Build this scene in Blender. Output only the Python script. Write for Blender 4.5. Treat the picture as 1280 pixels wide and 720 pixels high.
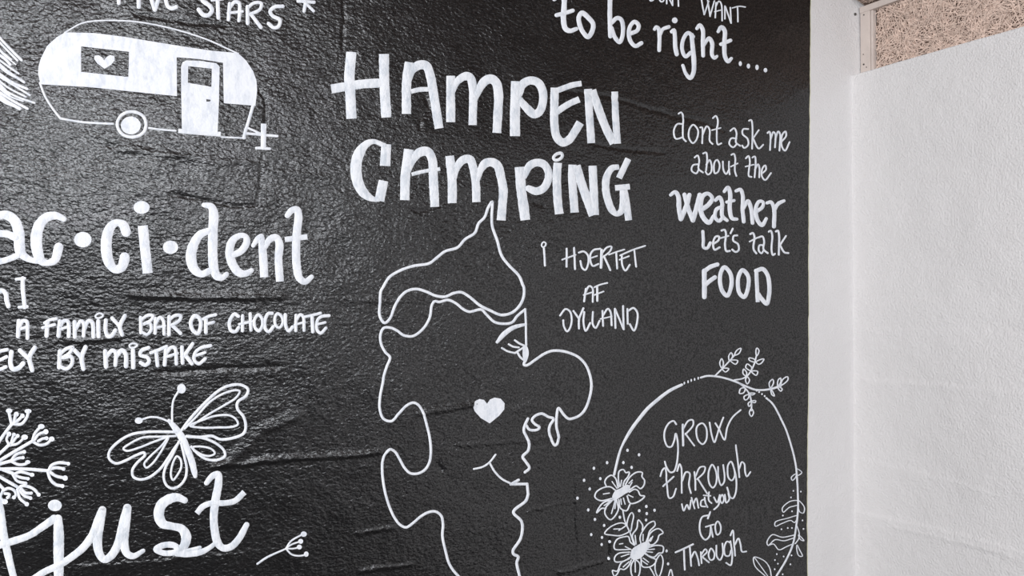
import bpy, bmesh, math, random
import numpy as np
from mathutils import Vector, Matrix
from mathutils.geometry import tessellate_polygon

for o in list(bpy.data.objects):
    bpy.data.objects.remove(o, do_unlink=True)
scn = bpy.context.scene
COL = scn.collection

# ------------------------------------------------------------------ camera
# world: the painted wall is the plane y = 0 (room at y < 0), the white wall is x = 0 (room at x < 0)
FPX = 1244.0                                   # focal length in pixels of a 1280 wide frame
AX = math.radians(27.8)
F = Vector((math.sin(AX), math.cos(AX), 0))
R0 = Vector((math.cos(AX), -math.sin(AX), 0))
U0 = Vector((0, 0, 1))
ROLL = math.radians(0.4)
R = R0 * math.cos(ROLL) - U0 * math.sin(ROLL)
U = U0 * math.cos(ROLL) + R0 * math.sin(ROLL)
EYE = Vector((-2.08, -1.958, 1.5))
HORIZON = 400.0
cam_d = bpy.data.cameras.new('camera')
cam = bpy.data.objects.new('camera', cam_d)
COL.objects.link(cam)
M = Matrix((R, U, -F)).transposed().to_4x4()
M.translation = EYE
cam.matrix_world = M
cam_d.sensor_width = 36
cam_d.lens = FPX / 1280 * 36
cam_d.shift_y = (HORIZON - 360) / 1280
cam_d.clip_start = 0.05
scn.camera = cam

# ------------------------------------------------------------------ light
world = bpy.data.worlds.new('sky')
scn.world = world
world.use_nodes = True
wn = world.node_tree.nodes
wl = world.node_tree.links
bg = wn['Background']
bg.inputs['Color'].default_value = (0.93, 0.96, 1.0, 1)
bg.inputs['Strength'].default_value = 0.055

def area(name, loc, target, sx, sy, power, colr):
    d = bpy.data.lights.new(name, 'AREA')
    d.shape = 'RECTANGLE'
    d.size, d.size_y = sx, sy
    d.energy = power
    d.color = colr
    o = bpy.data.objects.new(name, d)
    COL.objects.link(o)
    o.location = loc
    o.rotation_euler = (Vector(target) - Vector(loc)).to_track_quat('-Z', 'Y').to_euler()
    return o
area('daylight_opening', (-1.3, -4.2, 2.75), (-1.5, 0, 1.7), 2.3, 1.3, 110, (0.92, 0.95, 1.0))
area('side_fill', (-4.6, -2.6, 1.9), (0, -0.7, 1.4), 1.8, 1.8, 212, (0.985, 0.985, 1.0))  # added fill from the left, lifts the white wall to match the strip
scn.view_settings.view_transform = 'Standard'
scn.view_settings.look = 'None'
scn.view_settings.exposure = 0.0
scn.view_settings.gamma = 1.0
scn.view_settings.use_curve_mapping = False

# ------------------------------------------------------------------ helpers
def at(px, py):
    """the point of the painted wall (y = 0) seen at pixel px, py of the photograph"""
    d = F + R * ((px - 640) / FPX) + U * ((HORIZON - py) / FPX)
    k = -EYE.y / d.y
    p = EYE + d * k
    return p.x, p.z

def at_x(px, py, X):
    """the point of the plane x = X seen at a pixel"""
    d = F + R * ((px - 640) / FPX) + U * ((HORIZON - py) / FPX)
    p = EYE + d * ((X - EYE.x) / d.x)
    return p.y, p.z

def at_np(P):
    P = np.asarray(P, float)
    fx, rx, ux = np.array(F), np.array(R), np.array(U)
    d = fx + rx * ((P[:, 0:1] - 640) / FPX) + ux * ((HORIZON - P[:, 1:2]) / FPX)
    k = (-EYE.y / d[:, 1])[:, None]
    q = np.array(EYE) + d * k
    return q[:, [0, 2]]

def vnoise(x, y, seed):
    xi = np.floor(x).astype(np.int64); yi = np.floor(y).astype(np.int64)
    fx = x - xi; fy = y - yi
    fx = fx * fx * (3 - 2 * fx); fy = fy * fy * (3 - 2 * fy)
    def h(a, b):
        v = (a * 374761393 + b * 668265263 + seed * 974634777) & 0xffffffff
        v = ((v ^ (v >> 13)) * 1274126177) & 0xffffffff
        v = (v ^ (v >> 16)) & 0xffff
        return v / 32767.5 - 1.0
    a = h(xi, yi) * (1 - fx) + h(xi + 1, yi) * fx
    b = h(xi, yi + 1) * (1 - fx) + h(xi + 1, yi + 1) * fx
    return a * (1 - fy) + b * fy

def obj(name, me, mat, parent=None):
    o = bpy.data.objects.new(name, me)
    COL.objects.link(o)
    if mat is not None and not me.materials:
        me.materials.append(mat)
    if parent is not None:
        o.parent = parent
        o.matrix_parent_inverse = Matrix.Translation(-Vector(parent_world(parent)))
    return o

WORLD_LOC = {}
def parent_world(o):
    return WORLD_LOC.get(o.name, (0, 0, 0)) if o.type == 'EMPTY' else (0, 0, 0)

def empty(name, loc, parent=None):
    o = bpy.data.objects.new(name, None)
    COL.objects.link(o)
    o.empty_display_size = 0.05
    WORLD_LOC[o.name] = tuple(loc)
    if parent is not None:
        o.parent = parent
        o.location = Vector(loc) - Vector(parent_world(parent))
    else:
        o.location = loc
    return o

def tag(o, label=None, cat=None, group=None, kind=None):
    if label: o['label'] = label
    if cat: o['category'] = cat
    if group: o['group'] = group
    if kind: o['kind'] = kind
    return o

# ------------------------------------------------------------------ materials
def new_mat(name):
    m = bpy.data.materials.new(name)
    m.use_nodes = True
    nt = m.node_tree
    b = nt.nodes['Principled BSDF']
    return m, nt, b

def nd(nt, typ, **kw):
    n = nt.nodes.new(typ)
    for k, v in kw.items():
        setattr(n, k, v)
    return n

def noise(nt, vec, scale, detail=3, rough=0.55, dist=0.0):
    n = nd(nt, 'ShaderNodeTexNoise')
    n.inputs['Scale'].default_value = scale
    n.inputs['Detail'].default_value = detail
    n.inputs['Roughness'].default_value = rough
    n.inputs['Distortion'].default_value = dist
    nt.links.new(vec, n.inputs['Vector'])
    return n

def ramp(nt, fac, stops):
    r = nd(nt, 'ShaderNodeValToRGB')
    el = r.color_ramp.elements
    while len(el) < len(stops): el.new(0.5)
    for e, (p, c) in zip(el, stops):
        e.position = p
        e.color = (c[0], c[1], c[2], 1)
    nt.links.new(fac, r.inputs[0])
    return r

def mapping(nt, scale):
    tc = nd(nt, 'ShaderNodeTexCoord')
    mp = nd(nt, 'ShaderNodeMapping')
    mp.inputs['Scale'].default_value = scale
    nt.links.new(tc.outputs['Object'], mp.inputs['Vector'])
    return tc, mp

def maths(nt, op, a, b=None):
    n = nd(nt, 'ShaderNodeMath', operation=op)
    for i, v in enumerate((a, b)):
        if v is None: continue
        if isinstance(v, (int, float)): n.inputs[i].default_value = v
        else: nt.links.new(v, n.inputs[i])
    return n.outputs[0]

def bump(nt, height, strength, dist, normal=None):
    b = nd(nt, 'ShaderNodeBump')
    b.inputs['Strength'].default_value = strength
    b.inputs['Distance'].default_value = dist
    nt.links.new(height, b.inputs['Height'])
    if normal is not None: nt.links.new(normal, b.inputs['Normal'])
    return b.outputs['Normal']

# the edge of the black paint on the wall, as x = EA + EB * z
(x_t, z_t), (x_b, z_b) = at(1012.6, 10), at(1008.8, 700)
EB = (x_t - x_b) / (z_t - z_b)
EA = x_t - EB * z_t

def white_nodes(nt, vec, base=(0.68, 0.665, 0.665)):
    n1 = noise(nt, vec, 2.2, 3)
    c = ramp(nt, n1.outputs['Fac'], [(0.3, tuple(v * 0.965 for v in base)), (0.7, base)])
    n2 = noise(nt, vec, 190, 2, 0.55)
    n3 = noise(nt, vec, 14, 2)
    h = maths(nt, 'ADD', maths(nt, 'MULTIPLY', n2.outputs['Fac'], 0.75), maths(nt, 'MULTIPLY', n3.outputs['Fac'], 0.25))
    return c.outputs[0], h

def make_wall_paint():
    m, nt, b = new_mat('black_and_white_wall_paint')
    tc, mp = mapping(nt, (0.8, 1, 1.25))
    sep = nd(nt, 'ShaderNodeSeparateXYZ')
    nt.links.new(tc.outputs['Object'], sep.inputs[0])
    wob = noise(nt, tc.outputs['Object'], 30, 2)
    ex = maths(nt, 'ADD', maths(nt, 'MULTIPLY', sep.outputs['Z'], EB), EA)
    dx = maths(nt, 'SUBTRACT', sep.outputs['X'], ex)
    dx = maths(nt, 'ADD', dx, maths(nt, 'MULTIPLY', maths(nt, 'SUBTRACT', wob.outputs['Fac'], 0.5), 0.004))
    isw = maths(nt, 'GREATER_THAN', dx, 0.0)
    wc, wh = white_nodes(nt, tc.outputs['Object'])
    # black paint: slightly uneven charcoal
    n1 = noise(nt, tc.outputs['Object'], 5, 4)
    bc = ramp(nt, n1.outputs['Fac'], [(0.3, (0.0040, 0.0038, 0.0042)), (0.7, (0.0062, 0.0058, 0.0062))])
    # thin ochre line along the edge of the black paint
    line = maths(nt, 'MULTIPLY', maths(nt, 'GREATER_THAN', dx, -0.0005), maths(nt, 'LESS_THAN', dx, 0.0022))
    mx = nd(nt, 'ShaderNodeMixRGB'); nt.links.new(isw, mx.inputs[0])
    nt.links.new(bc.outputs[0], mx.inputs[1]); nt.links.new(wc, mx.inputs[2])
    mx2 = nd(nt, 'ShaderNodeMixRGB'); nt.links.new(maths(nt, 'MULTIPLY', line, 0.6), mx2.inputs[0])
    nt.links.new(mx.outputs[0], mx2.inputs[1]); mx2.inputs[2].default_value = (0.56, 0.55, 0.30, 1)
    nt.links.new(mx2.outputs[0], b.inputs['Base Color'])
    nr = noise(nt, tc.outputs['Object'], 12, 3)
    rb = maths(nt, 'ADD', maths(nt, 'MULTIPLY', nr.outputs['Fac'], 0.12), 0.20)
    rough = nd(nt, 'ShaderNodeMix'); nt.links.new(isw, rough.inputs[0])
    nt.links.new(rb, rough.inputs[2]); rough.inputs[3].default_value = 0.75
    nt.links.new(rough.outputs[0], b.inputs['Roughness'])
    sp = nd(nt, 'ShaderNodeMix'); nt.links.new(isw, sp.inputs[0]); gs = noise(nt, tc.outputs['Object'], 280, 1.5, 0.5); gr = ramp(nt, gs.outputs['Fac'], [(0.36, (.42, .42, .42)), (0.64, (1, 1, 1))]); nt.links.new(gr.outputs[0], sp.inputs[2]); sp.inputs[3].default_value = 0.3
    nt.links.new(sp.outputs[0], b.inputs['Specular IOR Level'])
    # roller texture
    g1 = noise(nt, mp.outputs[0], 135, 1.2, 0.45, 0.35)
    g2 = noise(nt, mp.outputs[0], 330, 2, 0.5)
    gb = maths(nt, 'ADD', maths(nt, 'MULTIPLY', g1.outputs['Fac'], 0.75), maths(nt, 'MULTIPLY', g2.outputs['Fac'], 0.10))
    hm = nd(nt, 'ShaderNodeMix'); nt.links.new(isw, hm.inputs[0])
    nt.links.new(gb, hm.inputs[2]); nt.links.new(maths(nt, 'MULTIPLY', wh, 1.4), hm.inputs[3])
    nt.links.new(bump(nt, hm.outputs[0], 1.0, 0.0017), b.inputs['Normal'])
    return m

def make_white_wall():
    m, nt, b = new_mat('white_plaster_paint')
    tc, mp = mapping(nt, (1, 1, 1))
    c, h = white_nodes(nt, tc.outputs['Object'])
    nt.links.new(c, b.inputs['Base Color'])
    b.inputs['Roughness'].default_value = 0.75
    nt.links.new(bump(nt, h, 0.95, 0.004), b.inputs['Normal'])
    return m

def make_lettering(name, lo, hi):
    m, nt, b = new_mat(name)
    tc, mp = mapping(nt, (1.3, 1, 0.55))
    n1 = noise(nt, mp.outputs[0], 55, 3, 0.6, 0.4)
    n2 = noise(nt, mp.outputs[0], 260, 2)
    f = maths(nt, 'ADD', maths(nt, 'MULTIPLY', n1.outputs['Fac'], 0.75), maths(nt, 'MULTIPLY', n2.outputs['Fac'], 0.25))
    c = ramp(nt, f, [(0.36, lo), (0.54, hi)])
    nt.links.new(c.outputs[0], b.inputs['Base Color'])
    b.inputs['Roughness'].default_value = 1.0
    g1 = noise(nt, tc.outputs['Object'], 140, 2.5, 0.55)
    nt.links.new(bump(nt, g1.outputs['Fac'], 0.5, 0.002), b.inputs['Normal'])
    return m

MAT_WALL = make_wall_paint()
MAT_WHITE = make_white_wall()
MAT_MARK = make_lettering('white_marker_paint', (0.58, 0.61, 0.665), (0.715, 0.735, 0.775))
MAT_BRUSH = make_lettering('brushed_white_paint', (0.51, 0.55, 0.60), (0.71, 0.73, 0.765))

def simple(name, base, rough=0.7, var=0.12, scale=30, bs=0.3):
    m, nt, b = new_mat(name)
    tc, mp = mapping(nt, (1, 1, 1))
    n1 = noise(nt, tc.outputs['Object'], scale, 4)
    c = ramp(nt, n1.outputs['Fac'], [(0.3, tuple(v * (1 - var) for v in base)), (0.7, tuple(min(1, v * (1 + var)) for v in base))])
    nt.links.new(c.outputs[0], b.inputs['Base Color'])
    b.inputs['Roughness'].default_value = rough
    nt.links.new(bump(nt, n1.outputs['Fac'], bs, 0.002), b.inputs['Normal'])
    return m
MAT_FIBRE = simple('pale_wood_wool', (0.66, 0.51, 0.43), 0.8, 0.2, 60)
MAT_BOARD = simple('wood_wool_core', (0.17, 0.115, 0.09), 0.9, 0.3, 120)
MAT_TRIM = simple('white_painted_batten', (0.54, 0.47, 0.43), 0.6, 0.06, 20)
MAT_FLOOR = simple('grey_concrete', (0.05, 0.049, 0.047), 0.8, 0.15, 4)
MAT_SCREW = simple('dark_screw_steel', (0.06, 0.055, 0.05), 0.5)

# ------------------------------------------------------------------ the relief of the painted block wall
# kind, half width (m), height (m), polyline in photo pixels (turned into wall coordinates)
RELIEF = [
    ('lip', .0050, 0.0022, [(166, 370), (230, 372), (300, 373), (352, 373)]),
    ('lip', .003, 0.0012, [(420, 375), (480, 377), (548, 378)]),
    ('lip', .0045, 0.0030, [(270, 584), (330, 577), (400, 572), (486, 566)]),
    ('lip', .0080, .0022, [(275, 582), (300, 570), (325, 541), (372, 522)]),
    ('lip', .0050, 0.0032, [(524, 520), (552, 514), (572, 510), (594, 508)]),
    ('lip', .0028, 0.0018, [(572, 557), (640, 553), (712, 546)]),
    ('step', .0025, .0010, [(525, 520), (525, 552)]),
    ('ledge', .0040, .0018, [(640, 508), (670, 504)]),
    ('lip', .0040, 0.0030, [(700, 717), (730, 709), (762, 700)]),
    ('lip', .0028, 0.0019, [(660, 641), (690, 632), (719, 627)]),
    ('step', .0025, -.0012, [(719, 627), (720, 672)]),
    ('lip', .0035, 0.0026, [(448, 667), (470, 663), (490, 661)]),
    ('lip', .0035, 0.0026, [(450, 716), (480, 710), (515, 706)]),
    ('ledge', .0025, .0010, [(835, 489), (880, 488), (920, 487)]),
    ('step', .002, .0009, [(921, 487), (920, 520)]),
    ('lip', .0035, 0.0015, [(85, 427), (110, 426), (150, 424)]),
    ('lip', .0035, 0.0008, [(340, 216), (375, 219), (412, 223)]),
    ('ridge', .0060, .0014, [(150, 186), (220, 195), (330, 207)]),
    ('groove', .003, .0015, [(168, 17), (195, 22), (220, 27), (282, 33)]),
    ('groove', .003, .0016, [(212, 244), (250, 250), (290, 257), (322, 257)]),
    ('groove', .0028, .0018, [(332, 160), (333, 140), (331, 125), (323, 112)]),
    ('groove', .0026, .0009, [(322, 257), (326, 230), (329, 190)]),
    ('groove', .0028, .0014, [(429, 0), (431, 22), (428, 40), (427, 62)]),
    ('groove', .0035, .0022, [(532, 120), (536, 136), (524, 150), (525, 160)]),
    ('groove', .0045, .0020, [(690, 112), (760, 120), (840, 144), (880, 152), (905, 164)]),
    ('groove', .0040, .0018, [(735, 178), (780, 186), (830, 192)]),
    ('groove', .0035, .0012, [(134, 183), (148, 183)]),
    ('groove', .0040, .0018, [(666, 253), (680, 257)]),
    ('groove', .0045, .0024, [(546, 580), (552, 588)]),
    ('groove', .0050, .0020, [(936, 634), (936, 668)]),
    ('groove', .0060, .0024, [(759, 676), (760, 700)]),
    ('groove', .0040, .0016, [(200, 466), (260, 462), (350, 458)]),
    ('ledge', .0035, .0012, [(110, 706), (180, 700), (290, 690)]),
    ('groove', .0035, .0018, [(515, 262), (524, 266), (560, 252)]),
    ('ledge', .0030, .0013, [(620, 478), (640, 474), (648, 472)]),
]
REL = []
for kind, w, hgt, pl in RELIEF:
    REL.append((kind, w, hgt, at_np(pl)))

def height(x, z):
    """how far the wall surface stands out of the plane y = 0 (metres, towards the room)"""
    h = 0.0022 * vnoise(x * 4.5, z * 6.0, 1) + 0.0008 * vnoise(x * 16, z * 19, 2)
    h += 0.00032 * vnoise(x * 55, z * 70, 3)
    wx = x + 0.0025 * vnoise(x * 30, z * 30, 5) + 0.0015 * vnoise(x * 110, z * 110, 7)
    wz = z + 0.0022 * vnoise(x * 30, z * 30, 6) + 0.0015 * vnoise(x * 110, z * 110, 8)
    for kind, w, hgt, P in REL:
        lo = P.min(0) - 0.16; hi = P.max(0) + 0.16
        sel = np.nonzero((wx > lo[0]) & (wx < hi[0]) & (wz > lo[1]) & (wz < hi[1]))[0]
        if len(sel) == 0: continue
        sx, sz = wx[sel], wz[sel]
        best = np.full(len(sel), 1e9); sgn = np.zeros(len(sel)); along = np.zeros(len(sel))
        for a, b in zip(P[:-1], P[1:]):
            d = b - a; L2 = (d ** 2).sum()
            t = np.clip(((sx - a[0]) * d[0] + (sz - a[1]) * d[1]) / L2, 0, 1)
            ex = sx - (a[0] + t * d[0]); ez = sz - (a[1] + t * d[1])
            dist = np.sqrt(ex * ex + ez * ez)
            s = d[0] * (sz - a[1]) - d[1] * (sx - a[0])      # > 0 above a line that runs to the right
            k = dist < best
            best = np.where(k, dist, best); sgn = np.where(k, np.sign(s), sgn)
        if kind == 'groove':
            h[sel] -= hgt * np.exp(-(best / w) ** 2)
        elif kind == 'ridge':
            h[sel] += hgt * np.exp(-(best / w) ** 2) * (0.6 + 0.4 * vnoise(sx * 70, sz * 70, 9))
        elif kind == 'lip':
            # a worn arris: the face swells out towards the joint, then drops back under it
            sd = best * sgn
            prof = np.where(sd > 0, np.clip(1 - sd / (2.6 * w), 0, 1), np.exp(-(np.minimum(sd, 0) / (0.6 * w)) ** 2))
            h[sel] += hgt * prof * (0.95 + 0.3 * vnoise(sx * 40, sz * 40, 11))
        else:
            # a lip: steep on the line, fading back into the wall below it (or beside it)
            ends = np.minimum(np.hypot(sx - P[0][0], sz - P[0][1]), np.hypot(sx - P[-1][0], sz - P[-1][1]))
            sd = best * sgn
            up = 1 / (1 + np.exp(np.clip(sd / (w * 0.4), -40, 40)))          # 0 above, 1 below
            h[sel] += hgt * up * np.exp(-np.maximum(-sd, 0) / 0.05) * np.where(best < 0.15, 1, 0)
    return h

# ------------------------------------------------------------------ large structure
(DX, _) = at(1079, 60)                                      # the recess of the panel beyond the white wall
_, LEDGE = at_x(1066, 94, 0.0)
_, ZTOP = at_x(1080, 12, DX)
SLOPE = 0.40

def grid_mesh(name, us, vs, fn):
    nu, nv = len(us), len(vs)
    Ug, Vg = np.meshgrid(us, vs, indexing='xy')
    co = fn(Ug.ravel(), Vg.ravel())
    i = np.arange(nu * nv).reshape(nv, nu)
    q = np.stack([i[:-1, :-1], i[:-1, 1:], i[1:, 1:], i[1:, :-1]], -1).reshape(-1, 4)
    me = bpy.data.meshes.new(name)
    me.vertices.add(len(co)); me.vertices.foreach_set('co', co.ravel())
    me.loops.add(q.size); me.loops.foreach_set('vertex_index', q.ravel().astype(np.int32))
    me.polygons.add(len(q))
    me.polygons.foreach_set('loop_start', np.arange(0, q.size, 4, dtype=np.int32))
    me.polygons.foreach_set('use_smooth', np.ones(len(q), bool))
    me.update(calc_edges=True)
    me.validate()
    return me

xl, _ = at(-25, 400)
_, zt = at(0, -20); _, zb = at(0, 740)
_, zt2 = at(1080, -20); _, zb2 = at(1012, 740)
zhi, zlo = max(zt, zt2) + .02, min(zb, zb2) - .02
STEP = 0.0032
us = np.concatenate([np.linspace(-4.2, xl, 40)[:-1], np.arange(xl, DX + 0.02, STEP)])
vs = np.concatenate([np.linspace(0, zlo, 24)[:-1], np.arange(zlo, zhi, STEP), np.linspace(zhi, 4.2, 50)])
def wall_fn(x, z):
    h = height(x, z)
    # thin plaster bead running down the inside corner
    ok = z < LEDGE
    h = h + np.where(ok, 0.0022 * np.exp(-np.maximum(-x, 0) / 0.006), 0)
    return np.stack([x, -h, z], -1)
wall = obj('wall_back', grid_mesh('wall_back', us, vs, wall_fn), MAT_WALL)
tag(wall, 'block wall painted glossy black with a bare white strip by the corner', 'wall', kind='structure')

# white wall on the right, with its own block courses
WREL = [
    ('ledge', .004, .0022, [(1085, 642), (1150, 656), (1225, 674), (1285, 692)]),
    ('ridge', .005, .0020, [(1120, 659), (1190, 676), (1262, 694)]),
    ('ledge', .004, .0020, [(1085, 474), (1140, 478), (1182, 480)]),
    ('ledge', .004, .0010, [(1200, 483), (1280, 490)]),
    ('ledge', .004, .0010, [(1095, 411), (1140, 412), (1200, 412), (1280, 418)]),
    ('ledge', .004, .0012, [(1085, 575), (1120, 584), (1170, 595), (1230, 612)]),
    ('ledge', .004, .0006, [(1080, 272), (1160, 272), (1230, 266)]),
    ('ledge', .004, .0006, [(1080, 375), (1190, 374)]),
    ('ledge', .004, .0006, [(1180, 530), (1270, 545)]),
]
WR = []
for kind, w, hgt, pl in WREL:
    WR.append((kind, w, hgt, np.array([at_x(px, py, 0.0) for px, py in pl])))
_save = REL
def wall2_fn(y, z):
    global REL
    REL = [(k, w, h, P * np.array([-1, 1])) for k, w, h, P in WR]
    h = height(-y, z) * 1.5
    REL = _save
    h = h + 0.0022 * np.exp(-np.maximum(-y, 0) / 0.006)
    return np.stack([-h, y, z], -1)
ylo, _ = at_x(1300, 500, 0.0)
us2 = np.concatenate([np.linspace(-5.0, ylo, 40)[:-1], np.arange(ylo, 0.001, STEP)])
vs2 = np.concatenate([np.linspace(0, zlo - .1, 20)[:-1], np.arange(zlo - .1, LEDGE, STEP), [LEDGE]])
me2 = grid_mesh('wall_right', us2, vs2, wall2_fn)
bm = bmesh.new(); bm.from_mesh(me2)
top = [v for v in bm.verts if abs(v.co.z - LEDGE) < 1e-6]
topset = set(top)
edges = [e for e in bm.edges if e.verts[0] in topset and e.verts[1] in topset]
ret = bmesh.ops.extrude_edge_only(bm, edges=edges)
for v in [g for g in ret['geom'] if isinstance(g, bmesh.types.BMVert)]:
    v.co.x = DX + 0.05
bmesh.ops.recalc_face_normals(bm, faces=bm.faces)
bm.to_mesh(me2); bm.free()
wr = obj('wall_right', me2, MAT_WHITE)
tag(wr, 'white painted block wall with faint courses, ending in a ledge under the panel', 'wall', kind='structure')

def box_bm(bm, lo, hi, bev=0.0):
    g = bmesh.ops.create_cube(bm, size=1.0)
    for v in g['verts']:
        v.co = Vector((lo[i] + (v.co[i] + .5) * (hi[i] - lo[i]) for i in range(3)))
    if bev:
        es = {e for v in g['verts'] for e in v.link_edges}
        bmesh.ops.bevel(bm, geom=list(es), offset=bev, segments=2, affect='EDGES', profile=0.5)

def bm_obj(name, bm, mat, parent=None, smooth=False):
    me = bpy.data.meshes.new(name)
    bm.to_mesh(me); bm.free()
    if smooth:
        me.polygons.foreach_set('use_smooth', np.ones(len(me.polygons), bool))
    return obj(name, me, mat, parent)

bm = bmesh.new(); box_bm(bm, (-4.2, -5.0, -0.08), (0.2, 0.0, 0.0))
tag(bm_obj('floor', bm, MAT_FLOOR), 'plain grey concrete floor', 'floor', kind='structure')

# ------------------------------------------------------------------ wood wool boards and their battens
rng = random.Random(4)
def fibres(bm, place, n, su, sv):
    """curly flat strands pressed into a board; place(u, v, w) gives the world point"""
    for _ in range(n):
        u, v = rng.uniform(0, su), rng.uniform(0, sv)
        a = rng.uniform(0, 2 * math.pi); k = rng.uniform(-13, 13)
        L = rng.uniform(.035, .085); wd = rng.uniform(.0006, .0012)
        lift = rng.uniform(.0005, .009); tilt = rng.uniform(-.03, .03)
        prev = None; N = 7
        for i in range(N):
            ca, sa = math.cos(a), math.sin(a)
            hh = lift + tilt * L * (i / (N - 1) - .5) + .0015 * math.sin(i * 1.3 + u * 900)
            if not (0 <= u <= su and 0 <= v <= sv): break
            p1 = bm.verts.new(place(u - sa * wd, v + ca * wd, max(hh, .0002)))
            p2 = bm.verts.new(place(u + sa * wd, v - ca * wd, max(hh + rng.uniform(-.0006, .0006), .0002)))
            if prev: bm.faces.new((prev[0], prev[1], p2, p1))
            prev = (p1, p2)
            u += ca * L / N; v += sa * L / N; a += k * L / N
y_a, _ = at_x(1078.5, 50, DX - .012); y_b, _ = at_x(1090.5, 50, DX - .012)
panel = empty('wood_wool_panel', (DX, -0.5, LEDGE))
tag(panel, 'beige wood wool panel in white battens, set back on the ledge above the white wall', 'panel')
bm = bmesh.new(); box_bm(bm, (DX + .005, -2.0, LEDGE), (DX + .03, y_b, ZTOP + .02))
bm_obj('board', bm, MAT_BOARD, panel)
bm = bmesh.new()
fibres(bm, lambda u, v, w: (DX + .005 - w, y_b - .001 - u, LEDGE - .0 + v), 3900, 0.95, ZTOP - LEDGE)
tag(bm_obj('wood_fibre', bm, MAT_FIBRE, panel), kind='stuff')

def ceil_z(x): return ZTOP + .012 + SLOPE * (DX - x)
nl = math.hypot(1, SLOPE)
bm = bmesh.new()
c = [(DX + .06, 0.0), (DX + .06, -5.0), (-4.2, -5.0), (-4.2, 0.0)]
lo = [bm.verts.new((x, y - .004, ceil_z(x))) for x, y in c]
hi = [bm.verts.new((x, y - .004, ceil_z(x) + .05)) for x, y in c]
bm.faces.new(lo[::-1]); bm.faces.new(hi)
for i in range(4): bm.faces.new((lo[i], lo[(i + 1) % 4], hi[(i + 1) % 4], hi[i]))
ceiling = bm_obj('ceiling', bm, MAT_BOARD)
tag(ceiling, 'sloping ceiling of beige wood wool boards', 'ceiling', kind='structure')
bm = bmesh.new()
def cplace(u, v, w):
    x = DX - .005 - u / nl
    return (x - w * SLOPE / nl, -.012 - v, ceil_z(x) - w / nl)
fibres(bm, cplace, 4000, 0.6, 0.8)
f = tag(bm_obj('wood_fibre', bm, MAT_FIBRE, ceiling), kind='stuff')

# batten frame: an upright in the corner and a rail under the ceiling
bm = bmesh.new(); box_bm(bm, (DX - .014, y_b + .008, LEDGE - .001), (DX + .004, -.003, ZTOP - .004), .0015)
upright = tag(bm_obj('upright', bm, MAT_TRIM, panel), 'white painted corner batten')
bm = bmesh.new(); box_bm(bm, (DX - .010, y_b, LEDGE - .001), (DX + .004, y_b + .007, ZTOP - .012), .001)
bm_obj('inner_strip', bm, MAT_TRIM, panel)
bm = bmesh.new(); box_bm(bm, (DX - .016, -2.0, ZTOP - .013), (DX + .004, -.003, ZTOP + .004), .0015)
tag(bm_obj('rail', bm, MAT_TRIM, panel), 'white painted top batten')
def screw(px, py, X, r, parent=None, axis='X'):
    y, z = at_x(px, py, X)
    bm = bmesh.new()
    bmesh.ops.create_cone(bm, cap_ends=True, segments=14, radius1=r, radius2=r * .75, depth=.0024,
                          matrix=Matrix.Translation((X, y, z)) @ Matrix.Rotation(-math.pi / 2, 4, 'Y'))
    return bm_obj('screw', bm, MAT_SCREW, parent)
for px, py, r in ((1079.8, 18.5, .0022), (1079.6, 80.5, .0028), (1079.2, 68, .0014), (1083, 84, .0016)):
    screw(px, py, DX - .0145, r, upright)
x, z = at(1069.6, 17.6)
bm = bmesh.new()
hh = float(height(np.array([x]), np.array([z]))[0])
bmesh.ops.create_cone(bm, cap_ends=True, segments=16, radius1=.0042, radius2=.003, depth=.003,
                      matrix=Matrix.Translation((x, -hh - .0012, z)) @ Matrix.Rotation(math.pi / 2, 4, 'X'))
tag(bm_obj('wall_screw', bm, MAT_SCREW), 'small dark screw head in the white strip beside the batten frame', 'screw')

# ------------------------------------------------------------------ painted strokes
class Tile:
    def __init__(s, ox, oy, k): s.o, s.k = (ox, oy), k
def tile(ox, oy, k): return Tile(ox, oy, k)

def parse(t, s, w):
    pts = []
    for tok in s.split():
        v = [float(q) for q in tok.split(',')]
        pts.append((t.o[0] + v[0] / t.k, t.o[1] + v[1] / t.k, (v[2] if len(v) > 2 else w) / t.k))
    return pts

def S(t, w, pts, fl=''):
    """a brush stroke: tile, width, points; flags p sharp corners, o closed, b square ends, f filled outline"""
    if isinstance(pts, str): pp = parse(t, pts, w)
    else:
        pp = []
        for tt, s in pts: pp += parse(tt, s, w * tt.k / t.k)
    return ('s', pp, fl, [])
def B(t, x, y, rx, ry=None, rot=0):
    ry = ry or rx
    ca, sa = math.cos(math.radians(rot)), math.sin(math.radians(rot))
    n = 18
    return ('s', [(t.o[0] + (x + rx * math.cos(a) * ca - ry * math.sin(a) * sa) / t.k,
                   t.o[1] + (y + rx * math.cos(a) * sa + ry * math.sin(a) * ca) / t.k, 0)
                  for a in [2 * math.pi * i / n for i in range(n)]], 'f', [])
def P(t, pts, holes=(), curved=False):
    return ('s', parse(t, pts, 0), 'fc' if curved else 'f', [parse(t, h, 0) for h in holes])

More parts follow.
